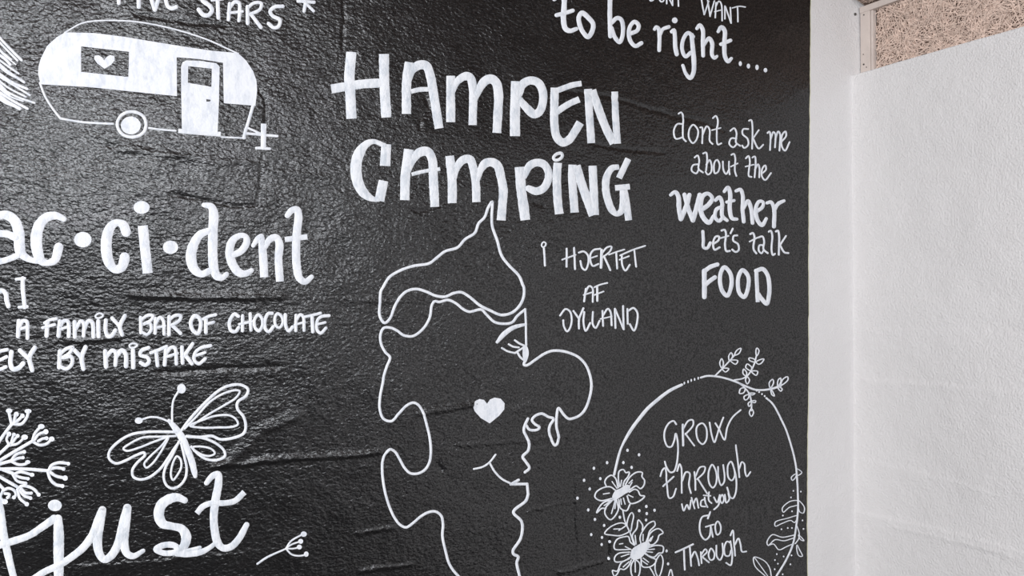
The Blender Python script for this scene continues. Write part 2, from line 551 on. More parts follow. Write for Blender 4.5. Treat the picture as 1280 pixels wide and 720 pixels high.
def catmull(pp, closed, step=1.6):
    A = np.array(pp, float)
    n = len(A)
    if n < 2: return A
    if n == 2 and not closed:
        k = max(2, int(np.hypot(*(A[1] - A[0])[:2]) / step) + 1)
        return A[0] + (A[1] - A[0]) * np.linspace(0, 1, k)[:, None]
    if closed: E = np.vstack([A[-1], A, A[0], A[1]])
    else: E = np.vstack([2 * A[0] - A[1], A, 2 * A[-1] - A[-2]])
    out = []
    segs = n if closed else n - 1
    for i in range(segs):
        p0, p1, p2, p3 = E[i], E[i + 1], E[i + 2], E[i + 3]
        def tj(t, a, b): return t + max(1e-3, np.hypot(*(b - a)[:2])) ** 0.5
        t0 = 0; t1 = tj(t0, p0, p1); t2 = tj(t1, p1, p2); t3 = tj(t2, p2, p3)
        k = max(2, int(np.hypot(*(p2 - p1)[:2]) / step) + 1)
        t = np.linspace(t1, t2, k, endpoint=False)[:, None]
        A1 = (t1 - t) / (t1 - t0) * p0 + (t - t0) / (t1 - t0) * p1
        A2 = (t2 - t) / (t2 - t1) * p1 + (t - t1) / (t2 - t1) * p2
        A3 = (t3 - t) / (t3 - t2) * p2 + (t - t2) / (t3 - t2) * p3
        B1 = (t2 - t) / (t2 - t0) * A1 + (t - t0) / (t2 - t0) * A2
        B2 = (t3 - t) / (t3 - t1) * A2 + (t - t1) / (t3 - t1) * A3
        out.append((t2 - t) / (t2 - t1) * B1 + (t - t1) / (t2 - t1) * B2)
    out = np.vstack(out)
    if not closed: out = np.vstack([out, A[-1]])
    return out

LIFT = 0.0011
class Paint:
    def __init__(s): s.v, s.f, s.n, s.layer = [], [], 0, 0
    def add(s, P2, lifts, faces):
        s.v.append(np.hstack([P2, np.asarray(lifts)[:, None]]))
        s.f += [tuple(i + s.n for i in f) for f in faces]
        s.n += len(P2)
    def ribbon(s, A, closed, butt):
        d = np.hypot(*np.diff(A[:, :2], axis=0).T)
        keep = np.concatenate([[True], d > 1e-4]); A = A[keep]
        n = len(A)
        if n < 2: return
        X = A[:, :2]; w = A[:, 2]
        if closed: T = np.roll(X, -1, 0) - np.roll(X, 1, 0)
        else: T = np.gradient(X, axis=0)
        T /= np.maximum(1e-9, np.hypot(T[:, 0], T[:, 1]))[:, None]
        N = np.stack([-T[:, 1], T[:, 0]], -1)
        # the hand never keeps one width
        if w.max() > 3.5:
            j = 1 + 0.045 * vnoise(X[:, 0] * .35 + 9, X[:, 1] * .35, 21)
            w = w * j
        elif w.max() < 3.2:
            w = w * 0.92
        hw = w / 2
        L = [X + N * hw[:, None], X + N * (hw * .72)[:, None], X - N * (hw * .72)[:, None], X - N * hw[:, None]]
        rows = np.stack(L, 1)                                    # n x 4 x 2
        lift = np.tile([0.1, 1, 1, 0.1], n)
        faces = []
        m = n if closed else n - 1
        for i in range(m):
            j = (i + 1) % n
            for q in range(3): faces.append((4 * i + q, 4 * i + q + 1, 4 * j + q + 1, 4 * j + q))
        s.add(rows.reshape(-1, 2), lift, faces)
        if not closed and not butt:
            for c, t, nn, h in ((X[0], -T[0], N[0], hw[0]), (X[-1], T[-1], N[-1], hw[-1])):
                K = 9
                pts = [c]; lf = [1.0]; 
                for rr, l in ((.72, 1.0), (1.0, .1)):
                    for k in range(K):
                        a = -math.pi / 2 + math.pi * k / (K - 1)
                        pts.append(c + (t * math.cos(a) + nn * math.sin(a)) * h * rr); lf.append(l)
                fc = [(0, 1 + k, 2 + k) for k in range(K - 1)]
                fc += [(1 + k, 1 + K + k, 2 + K + k, 2 + k) for k in range(K - 1)]
                s.add(np.array(pts), lf, fc)
    def stroke(s, st):
        _, pp, fl, holes = st
        if 'f' in fl:
            rings = []
            for ring in [pp] + holes:
                rings.append(catmull(ring, True)[:, :2] if 'c' in fl else np.array(ring)[:, :2])
            s.fill(rings); return
        closed = 'o' in fl; butt = 'b' in fl
        if 'p' in fl:
            q = pp + ([pp[0]] if closed else [])
            for a, b in zip(q[:-1], q[1:]):
                s.ribbon(catmull([a, b], False), False, butt)
        else:
            s.ribbon(catmull(pp, closed), closed, butt)
    def fill(s, rings):
        bm = bmesh.new()
        allp = [p for r in rings for p in r]
        tris = tessellate_polygon([[Vector((p[0], p[1], 0)) for p in r] for r in rings])
        vs = [bm.verts.new((p[0], p[1], 0)) for p in allp]
        for t in tris:
            try: bm.faces.new([vs[i] for i in t])
            except ValueError: pass
        A = np.array(allp); lo, hi = A.min(0), A.max(0)
        G = 5.0
        for ax in (0, 1):
            if hi[ax] - lo[ax] < G * 1.5: continue
            c = lo[ax] + G
            while c < hi[ax]:
                no = Vector((1, 0, 0)) if ax == 0 else Vector((0, 1, 0))
                co = no * float(c)
                bmesh.ops.bisect_plane(bm, geom=bm.verts[:] + bm.edges[:] + bm.faces[:], plane_co=co, plane_no=no, dist=1e-5)
                c += G
        bm.verts.ensure_lookup_table()
        for i, v in enumerate(bm.verts): v.index = i
        edge = {v.index for v in bm.verts if any(e.is_boundary for e in v.link_edges)}
        Pn = np.array([(v.co.x, v.co.y) for v in bm.verts])
        s.add(Pn, [1.0 for i in range(len(Pn))], [tuple(v.index for v in f.verts) for f in bm.faces])
        bm.free()
    def mesh(s, name, extra=0.0):
        V = np.vstack(s.v)
        W = at_np(V[:, :2])
        h = height(W[:, 0].copy(), W[:, 1].copy()) + LIFT * V[:, 2] + extra
        me = bpy.data.meshes.new(name)
        co = np.stack([W[:, 0], -h, W[:, 1]], -1)
        me.from_pydata(co.tolist(), [], s.f)
        me.polygons.foreach_set('use_smooth', np.ones(len(me.polygons), bool))
        me.update()
        # faces look into the room
        bm = bmesh.new(); bm.from_mesh(me)
        for f in bm.faces:
            f.normal_update()
            if f.normal.y > 0: f.normal_flip()
        bm.to_mesh(me); bm.free()
        return me

def paint(name, strokes, parent=None, mat=None, extra=0.0):
    if not isinstance(strokes, list): strokes = [strokes]
    p = Paint()
    for st in strokes: p.stroke(st)
    return obj(name, p.mesh(name, extra), mat or MAT_MARK, parent)

def base_of(strokes):
    q = [p for st in strokes for p in st[1]]
    xs = [p[0] for p in q]; ys = [p[1] for p in q]
    x, z = at(sum((min(xs), max(xs))) / 2, max(ys))
    return (x, 0, z)

def lettering(name, label, words, cat='lettering', mat=None, group=None):
    """words: list of words, each a list of letters, each a list of strokes"""
    root = empty(name, base_of([st for w in words for l in w for st in l]))
    tag(root, label, cat, group)
    k = 0
    for w in words:
        we = empty('word', base_of([st for l in w for st in l]), root)
        for l in w:
            paint('letter', l, we, mat, extra=0.00006 * (k % 5)); k += 1
    return root

def drawing(name, label, parts, cat='drawing', mat=None):
    """parts: (name, strokes[, sub-parts]) with sub-parts as (name, strokes)"""
    flat = []
    for p in parts:
        flat += p[1]
        for q in (p[2] if len(p) > 2 else []): flat += q[1]
    root = empty(name, base_of(flat))
    tag(root, label, cat)
    k = 0
    for p in parts:
        o = None
        if p[1]: o = paint(p[0], p[1], root, mat, extra=0.00006 * (k % 7)); k += 1
        else: o = empty(p[0], base_of([s for q in p[2] for s in q[1]]), root)
        for q in (p[2] if len(p) > 2 else []):
            paint(q[0], q[1], o, mat, extra=0.00006 * (k % 7)); k += 1
    return root

# ---- the big title
A_ = tile(400, 50, 6.37); B_ = tile(590, 80, 6.37); C_ = tile(420, 160, 6.37); D_ = tile(600, 175, 6.37)
lettering('title_lettering', 'largest white block lettering, two lines of brushed capitals above the pointed cap', [
    [   # HAMPEN
        [S(A_, 82, '248,97 240,200 233,300 240,420 250,628', 'b'), S(A_, 72, '88,390 200,372 330,352 430,345 545,340', 'b'), S(A_, 80, '508,113 510,300 515,420 527,618', 'b')],
        [S(A_, 75, '712,178 690,320 687,590', 'b'), S(A_, 72, '700,330,50 735,240,62 790,200 845,205 880,290 905,430 948,705', 'b'), S(A_, 38, '722,412 790,395 885,392', 'b')],
        [S(A_, 72, '1042,285 1040,655', 'b'), S(A_, 66, '1055,420,40 1090,335,54 1150,290 1195,295 1218,380 1215,678', 'b'), S(B_, 72, '5,330,40 50,215,60 105,135 155,118 195,150 212,240 210,350 198,550', 'b')],
        [S(B_, 80, '352,138 345,300 342,575', 'b'), S(B_, 66, '378,240,50 400,165 460,132 525,150 562,225 560,315 535,380 495,400 435,350 380,285,50')],
        [S(B_, 66, '656,190 652,350 655,500 675,585 720,625 770,605 815,540 858,468', 'b'), S(B_, 46, '670,215 740,188 800,168 868,156', 'b'), S(B_, 50, '670,385 730,342 790,308 850,283', 'b')],
        [S(B_, 62, '922,200 932,400 950,630', 'b'), S(B_, 66, '955,208 1010,370 1070,520 1128,632', 'b'), S(B_, 56, '1137,220 1142,400 1158,635', 'b')],
    ], [  # CAMPING
        [S(C_, 80, '385,140,40 300,108,38 240,130,60 185,200,84 160,290,88 163,380,88 190,470,84 240,535,70 300,568,40 335,568,40'), S(C_, 82, '400,130 390,303', 'b'), S(C_, 78, '378,420 345,582', 'b')],
        [S(C_, 76, '580,170 555,350 547,575', 'b'), S(C_, 72, '568,350,50 612,250,62 670,192 730,190 765,250 775,400 788,628', 'b'), S(C_, 30, '600,370 700,345 828,326', 'b')],
        [S(C_, 72, '905,222 922,400 927,598', 'b'), S(C_, 66, '935,420,40 960,320,54 1010,255 1065,250 1095,330 1112,450 1118,590', 'b'),
         S(D_, 70, '-25,330,40 3,240,54 45,185 95,178 140,205 165,290 184,400 180,500 170,640', 'b')],
        [S(D_, 78, '315,215 328,400 345,520 360,638', 'b'), S(D_, 62, '350,290,50 395,205 450,180 510,195 545,255 538,330 500,388 445,408 385,385,50')],
        [S(D_, 68, '620,182 612,300 618,480 630,590', 'b'), S(D_, 25, '585,140 610,112 648,106 655,130 630,155 598,160', 'o')],
        [S(D_, 66, '738,197 735,300 752,578', 'b'), S(D_, 72, '765,205 820,380 900,600', 'b'), S(D_, 66, '897,205 905,400 912,598', 'b')],
        [S(D_, 58, '1105,215,40 1050,225,50 1010,290,58 1000,380,60 1015,470,60 1045,550,58 1085,588,42 1122,570,50 1138,500,56 1140,400,60', 'b'), S(D_, 50, '1180,150 1105,305', 'b'),
         S(D_, 46, '1072,382 1190,372', 'b'), S(D_, 56, '1145,400 1165,500 1184,640', 'b')],
    ]], mat=MAT_BRUSH)

# ---- caravan
W_ = tile(0, 0, 4); X_ = tile(280, 100, 7.2)
drawing('caravan_drawing', 'white painted caravan with a heart in its window, above the ac-ci-dent lettering', [
    ('roof_outline', [S(W_, 9, '325,163 410,117 500,104 640,106 760,122 900,155 1040,200 1140,245 1192,268')]),
    ('back_outline', [S(W_, 12, '200,415 225,480 265,545 303,593'), S(W_, 12, '303,593 420,612 565,620')]), ('sill_outline', [S(W_, 11, '745,640 800,648 878,655')]),
    ('front_outline', [S(X_, 18, '-20,515 190,524'), S(X_, 30, '265,215 230,340 190,470 178,520')]),
    ('broad_stripe', [P(W_, '325,163 470,166 620,185 750,207 900,232 1060,255 1190,266 1230,303 1265,355 1282,405 1285,450 1276,530 1180,522 1118,517 1114,315 1000,298 882,288 884,482 700,463 450,437 203,422 190,370 193,330 205,290 235,230 285,185',
                        ['405,233 645,260 641,386 405,360'])],
     [('heart', [P(W_, '522,345 485,318 470,295 472,280 492,277 510,288 520,303 532,286 552,276 572,283 573,303 555,325')])]),
    ('door', [P(W_, '904,335 912,312 930,304 1000,306 1080,317 1097,335 1094,500 1086,668 908,652 905,500', ['940,332 1058,345 1056,435 938,415', '1030,497 1052,500 1050,509 1030,509'])],
     [('step', [S(W_, 24, '890,655 1000,664 1103,672', 'b')])]),
    ('wheel', [S(W_, 16, '655,559 712,578 730,620 716,664 665,686 610,670 586,622 606,578', 'o')], [('hub', [B(W_, 653, 628, 50, 45)])]),
    ('tow_bar', [S(X_, 24, '185,480 480,505'), S(X_, 22, '215,432 340,488')], [('jockey_stand', [S(X_, 50, '357,393 356,500 354,615', 'b'), S(X_, 26, '292,612 413,619')])]),
])

# ---- fir tree at the left edge
R_ = tile(0, 20, 5.533)
fir = ['-40,100 0,150 70,225 150,305', '-30,150 50,235 122,308', '-40,190 30,260 80,300', '-30,250 40,300 72,335', '-40,275 40,335 130,398', '-40,300 60,385 168,458',
       '-30,330 60,400 140,440', '-40,370 80,455 190,505', '-40,395 90,475 208,548', '-30,420 50,490 180,560', '-30,440 25,500 65,545', '-40,470 110,555 240,602',
       '-40,500 80,580 192,642', '-30,530 50,590 138,642', '-30,480 70,555 160,590', '-30,210 30,270 110,335', '-20,560 40,600 110,628']
fw = [18, 16, 13, 20, 16, 18, 12, 18, 16, 15, 20, 16, 18, 24, 12, 11, 18]
drawing('fir_tree_drawing', 'white brush-stroked fir branches behind the rounded back of the caravan', [('branch', [S(R_, w, f)]) for f, w in zip(fir, fw)])

# ---- FIVE STARS *
U_ = tile(130, 0, 4.741); V_ = tile(280, 0, 4)
lettering('stars_lettering', 'small white capitals reading FIVE STARS above the caravan', [
    [[S(U_, 24, '86,-60 88,20'), S(U_, 20, '86,-50 140,-60')],
     [S(U_, 25, '204,-50 206,42')], [S(U_, 25, '262,-60 300,58'), S(U_, 25, '340,-60 302,60')],
     [S(U_, 24, '368,-60 364,-10 380,42 402,52 426,44'), S(U_, 20, '368,-40 420,-50')]],
    [[S(U_, 26, '615,-50 580,-30 585,5 625,35 640,60 620,90 590,90 560,58')], [S(U_, 24, '672,-20 678,106'), S(U_, 18, '640,2 705,-6')],
     [S(U_, 23, '745,22 738,116'), S(U_, 22, '745,45 775,12 800,18 804,70 800,122'), S(U_, 17, '735,78 822,68')],
     [S(U_, 23, '850,40 852,138'), S(U_, 20, '850,48 890,18 932,20 925,55 865,85'), S(U_, 22, '872,85 930,162')],
     [S(U_, 22, '1060,38 1010,42 985,68 1000,95 1042,118 1036,155 1008,165 975,140')]],
    [[S(V_, 17, '416,-40 400,56'), S(V_, 15, '400,10 448,56'), S(V_, 17, '370,6 450,12'), S(V_, 14, '392,-35 412,20')]],
])

# ---- accident
E_ = tile(0, 240, 6); F_ = tile(200, 240, 6); G_ = tile(0, 360, 6); H_ = tile(200, 360, 6); O_ = tile(0, 0, 1)
lettering('accident_lettering', 'thick white lower-case lettering reading ac-ci-dent below the caravan', [
    [[S(E_, 78, '-60,200,50 -20,182,60 40,172,66 105,210,76 140,300,82 148,420,82 160,460,70 220,505,46 290,520,40'), S(E_, 54, '-60,320 0,312 60,318 120,345'), S(E_, 46, '-60,520 0,520 60,505 135,475')],
     [S(E_, 76, '480,203,42 420,178,56 350,190,70 295,250,82 273,340,86 280,440,84 310,515,66 355,532,48 410,510,62 440,415,72')],
     [B(E_, 620, 358, 66, 58)]],
    [[S(E_, 76, '945,300,74 925,250,70 880,230,52 835,255,68 803,330,80 797,430,82 815,520,78 860,578,62 910,568,68 930,520,76 935,490,76')],
     [S(E_, 76, '1070,253 1085,400 1108,610', 'b'), B(E_, 1060, 117, 61, 48)],
     [B(F_, 78, 415, 58, 50)]],
    [[S(F_, 70, '330,97,36 380,108,54 400,150,70 397,300,72 395,450,72 403,560,70 428,630,62 470,640,46 500,617,38'), S(F_, 76, '365,290,46 295,325,62 243,420,78 233,500,80 258,578,70 310,615,52 375,590,50')],
     [S(F_, 60, '550,472,46 610,442,52 652,375,54 640,332,42 590,330,44 540,372,60 522,450,66 540,530,68 590,602,62 640,612,50 688,588,36')],
     [S(F_, 40, '700,402,32 735,350,42 760,335,44'), S(F_, 60, '760,340,50 772,450,60 782,640,62', 'b'), S(F_, 56, '785,420,40 825,355,48 870,338,48 896,385,60 890,500,60 900,672,60', 'b')],
     [S(F_, 60, '957,175,42 990,137,48 1028,132,52 1040,180,60 1028,300,62 1022,420,62 1026,550,62 1048,648,58 1090,672,48 1138,636,36'), S(F_, 40, '936,356 1106,336', 'b')]],
])
lettering('bracket_lettering', 'small white n and closing square bracket under the ac-ci-dent lettering', [
    [[S(G_, 36, '-40,40 -10,24 25,22 46,50 50,90 64,136')], [S(O_, 5.6, '28.6,348 28.6,360 31,384'), S(O_, 4, '20.5,349 31,348'), S(O_, 4.2, '24,384 34,383.3')]]])
lettering('definition_lettering', 'two lines of small white capitals about a family bar of chocolate by mistake', [
    [[S(G_, 34, '142,248 136,362'), S(G_, 30, '142,300 172,248 202,252 207,310 207,375'), S(G_, 24, '138,312 205,292')]],
    [[S(G_, 34, '356,255 350,358'), S(G_, 24, '335,262 375,240 425,230'), S(G_, 24, '320,298 410,275')],
     [S(G_, 34, '450,250 440,358'), S(G_, 31, '450,290 478,248 508,248 518,300 516,362'), S(G_, 22, '445,312 520,288')],
     [S(G_, 32, '560,255 562,366'), S(G_, 29, '568,310 608,248 628,262 628,360'), S(G_, 31, '632,310 665,246 692,256 702,366')],
     [S(G_, 32, '738,250 740,362'), S(G_, 17, '716,212 745,190 776,202 762,220 730,226', 'o')],
     [S(G_, 31, '795,242 794,320 812,362 842,355 866,318')],
     [S(G_, 28, '842,226 892,280'), S(G_, 32, '938,208 900,290 918,350')]],
    [[S(G_, 27, '1056,222 1058,335'), S(G_, 24, '1058,242 1110,205 1150,208 1135,240 1075,272'), S(G_, 24, '1075,272 1125,262 1135,310 1105,348 1068,332')],
     [S(G_, 27, '1168,230 1164,338'), S(G_, 26, '1168,270 1200,220 1224,240 1232,345'), S(G_, 20, '1162,300 1238,284')],
     [S(H_, 29, '70,215 68,348'), S(H_, 25, '72,236 120,204 158,210 145,245 85,280'), S(H_, 28, '90,278 155,340')]],
    [[S(H_, 30, '262,208 300,232 305,290 285,340 248,318 232,255', 'o')], [S(H_, 30, '345,228 345,332'), S(H_, 24, '326,232 370,212 420,200'), S(H_, 23, '345,272 405,256')]],
    [[S(H_, 27, '588,212 560,195 528,235 520,280 535,322 568,326 590,296')], [S(H_, 26, '620,208 618,320'), S(H_, 26, '676,194 682,315'), S(H_, 21, '596,272 692,250')],
     [S(H_, 24, '738,200 766,232 766,285 742,322 714,300 708,240', 'o')], [S(H_, 26, '842,190 812,192 786,250 792,308 816,328 850,290')],
     [S(H_, 22, '882,192 914,215 920,262 896,298 868,280 862,225', 'o')], [S(H_, 26, '940,200 945,290 965,322 995,292')],
     [S(H_, 24, '1020,204 1018,320'), S(H_, 24, '1022,240 1052,200 1074,216 1080,318'), S(H_, 19, '1010,276 1088,255')],
     [S(H_, 22, '1086,216 1140,205 1205,188'), S(H_, 27, '1140,212 1146,328')], [S(H_, 24, '1270,207 1212,214 1182,240 1178,315 1205,338 1245,300'), S(H_, 20, '1182,272 1240,258')]],
    [[S(G_, 30, '-35,490 -45,600'), S(G_, 27, '-35,490 10,472 56,462'), S(G_, 27, '-40,548 0,540 50,516'), S(G_, 28, '-45,600 0,610 44,592')],
     [S(G_, 36, '86,482 80,570 98,608 140,600 174,566')], [S(G_, 34, '150,468 212,526'), S(G_, 36, '262,448 222,520 242,616')]],
    [[S(G_, 34, '450,475 444,596'), S(G_, 27, '442,505 500,455 548,445 520,490 470,522'), S(G_, 30, '480,522 535,516 542,565 500,606 450,588')],
     [S(G_, 33, '562,468 610,520'), S(G_, 35, '642,444 614,520 626,606')]],
    [[S(G_, 35, '790,475 796,588'), S(G_, 31, '800,515 845,468 868,485 866,578'), S(G_, 34, '872,515 915,468 942,492 946,586')], [S(G_, 34, '998,468 1000,594'), S(G_, 17, '972,430 1000,415 1032,427 1010,446 980,448', 'o')],
     [S(G_, 29, '1115,448 1062,470 1052,502 1108,522 1118,555 1090,578 1055,560')], [S(G_, 26, '1132,486 1190,465 1250,438'), S(G_, 30, '1172,480 1182,582')],
     [S(H_, 29, '45,452 35,576'), S(H_, 28, '48,490 85,445 112,450 124,568'), S(H_, 22, '42,518 132,490')], [S(H_, 29, '165,444 170,562'), S(H_, 29, '246,418 185,505'), S(H_, 30, '188,500 240,568')],
     [S(H_, 26, '380,432 305,450 262,490 258,540 290,568 340,530'), S(H_, 22, '265,508 338,484')]],
])

# ---- just
J_ = tile(0, 600, 6); K_ = tile(180, 600, 6)
lettering('script_lettering', 'thick white joined script reading just, under the butterfly', [
    [[S(J_, 60, '-8,160,50 5,240,58 25,400,62 60,560,58 100,720,52 112,760,50')],
     [S(J_, 56, '-40,500,50 0,488,54 100,458,54 220,415,52 320,350,54 405,290,60'), S(J_, 76, '435,290,62 440,400,78 440,540,78 440,720,72 440,760,70'), B(J_, 411, 190, 52, 43)],
     [S(J_, 60, '200,765,40 250,740,46 340,685,50 440,640,52 540,575,54 630,500,58 700,400,62 740,300,68 768,225,60'),
      S(J_, 64, '768,225,60 748,330,68 730,450,72 745,550,62 780,595,54 830,570,58 885,480,66 925,330,70 955,210,64'),
      S(J_, 64, '955,210,64 938,350,70 930,470,68 952,550,58 1000,570,46 1075,530,32')],
     [S(K_, 70, '305,152,48 250,130,62 190,142,72 128,190,78 112,270,80 142,328,70 210,346,54 280,365,66 315,420,76 302,490,66 262,530,56'),
      S(K_, 44, '265,525,50 225,490,46 150,488,46 90,520,44 140,546,44 200,548,44 260,535,50'), S(K_, 46, '245,548,50 330,553,50 420,542,44 490,508,36 550,460,32'), S(K_, 26, '300,532 360,520 420,505')],
     [S(K_, 56, '468,22,38 510,-28,46 555,-45,48 558,20,58 535,150,62 522,280,60 530,380,62 550,465,62 590,508,52 650,500,52 710,440,52 768,335,42'), S(K_, 44, '395,250 440,198 510,172 600,172 680,155 752,90', 'b')]],
], mat=MAT_BRUSH)
drawing('seed_sprig_drawing', 'small white seed sprig with four tips to the right of the script word', [
    ('stem', [S(K_, 17, '850,628,18 920,580,18 1060,515,14')]),
    ('seed_tip', [S(K_, 15, '1063,512 1100,458 1190,405'), B(K_, 1195, 404, 23, 20)]), ('seed_tip', [S(K_, 14, '1070,505 1110,480 1170,460'), B(K_, 1172, 458, 19, 18)]),
    ('seed_tip', [S(K_, 14, '1075,512 1110,514 1162,504'), B(K_, 1162, 501, 19, 18)]), ('seed_tip', [S(K_, 15, '1065,515 1105,556 1160,568 1212,560'), B(K_, 1214, 554, 18, 20)])])

# ---- butterfly
M_ = tile(120, 470, 6)
drawing('butterfly_drawing', 'white outlined butterfly between the chocolate text and the script word', [
    ('body', [S(M_, 50, '548,335,28 590,385,46 640,455,56 680,540,52 715,630,50 738,720,44 745,752,30')]),
    ('antenna', [S(M_, 18, '572,345 572,250 582,180 618,115'), B(M_, 640, 95, 33, 36)]), ('antenna', [S(M_, 17, '552,345 480,315 410,308 340,328'), B(M_, 320, 334, 30, 24)]),
    ('wing', [S(M_, 22, '645,402 700,328 800,218 920,110 1000,72 1085,66 1140,100 1125,148 1062,195 1060,245 1105,305 1122,380 1105,430 1020,466 930,474 870,450 780,458 680,452')],
     [('wing_vein', [S(M_, 18, '665,395 740,318 860,190 960,130 1050,106 1078,114 1050,162 960,220 840,290 730,365')]), ('wing_vein', [S(M_, 18, '705,372 800,330 900,298 1000,295 1050,325 1063,362 1025,380 900,386 800,388', 'o')])]),
    ('wing', [S(M_, 20, '690,455 800,465 900,505 960,560 965,600 900,630 820,620 750,570 715,530')], [('wing_vein', [S(M_, 17, '722,536 800,530 870,550 892,580 850,600 780,582', 'o')])]),
    ('wing', [S(M_, 21, '600,420 500,418 380,420 260,440 160,500 100,570 100,620 150,655 220,635 300,595 362,575 368,592 310,650 274,705 280,755 330,776 400,760 480,698 540,618 590,540 630,490')],
     [('wing_vein', [S(M_, 18, '598,450 480,455 350,462 250,510 206,545 230,561 330,535 430,495 542,455')]), ('wing_vein', [S(M_, 18, '545,458 490,525 400,610 362,660 378,688 420,660 480,580', 'o')])]),
    ('wing', [S(M_, 20, '622,492 570,600 520,690 508,760 530,820 575,843 630,820 670,765 680,690 662,600 640,505')], [('wing_vein', [S(M_, 18, '606,602 632,620 640,680 612,740 578,780 562,742 572,670 592,620', 'o')])]),
])

# ---- umbel at the left edge
Q_ = tile(0, 480, 6); N_ = tile(0, 540, 6)
def spray(t, stem, forks, tips, w=20):
    return ('flower_stalk', [S(t, 25, stem)], [('floret', [S(t, w, f)] + ([B(t, *tp)] if tp else [])) for f, tp in zip(forks, tips)])
drawing('umbel_drawing', 'white umbel flower head with forked florets, beside the butterfly and above the script', [
    spray(Q_, '-60,540 -10,440 40,365 90,300', ['88,300 76,250 66,200', '95,298 160,300 200,252 214,202', '108,288 112,255 118,228', '110,292 140,268 168,240'], [(68, 200, 24, 18), (210, 203, 26, 17), (122, 226, 19), (168, 238, 17)], 24),
    spray(Q_, '-50,570 -10,530 75,450', ['72,458 50,415 66,376', '82,448 102,382', '86,452 130,390', '76,460 130,448 184,402'], [(67, 374, 18), (104, 378, 14), (132, 388, 15), (184, 398, 25, 20)]),
    spray(Q_, '-60,610 -10,580 100,512 240,430', ['242,430 262,370 306,320', '256,424 290,378 342,358', '288,428 320,410 350,406', '246,432 300,458 350,448 386,415'], [(309, 318, 25, 19), (343, 357, 20), (348, 406, 15), (387, 412, 21, 19)], 22),
    spray(Q_, '-50,625 -10,605 90,575', ['84,577 118,532 182,506', '100,572 140,556 172,552', '84,580 140,604 190,600 214,584'], [(181, 508, 15), (172, 551, 13), (208, 584, 20, 14)], 22),
    spray(Q_, '-60,645 -20,640 150,636 360,650', ['365,650 388,610 440,590 515,596', '372,640 420,628 480,636', '370,655 420,690 485,705', '360,660 378,715 420,755 470,765'], [(512, 597, 14), (476, 637, 14), (488, 705, 20), (468, 765, 15)], 24),
    spray(N_, '-40,265 -10,272 100,312', ['100,320 150,300 238,320', '104,322 160,342 212,350', '98,322 130,368 192,384'], [(240, 320, 18, 15), (210, 350, 13), (192, 384, 13)], 22),
    spray(N_, '-50,300 -10,330 130,412', ['132,432 160,406 220,412 262,435 290,470', '160,425 190,456 232,460', '152,440 182,478 228,495', '134,440 148,495 198,540'], [(290, 470, 15), (234, 458, 12), (228, 495, 14), (200, 540, 17)], 23),
    spray(N_, '-50,350 -10,388 30,432', ['18,446 60,422 108,440 120,472 104,492', '18,450 4,490 30,520', '38,462 72,468 62,492'], [(104, 490, 15), (35, 522, 24, 20), (56, 492, 12)], 22),
])

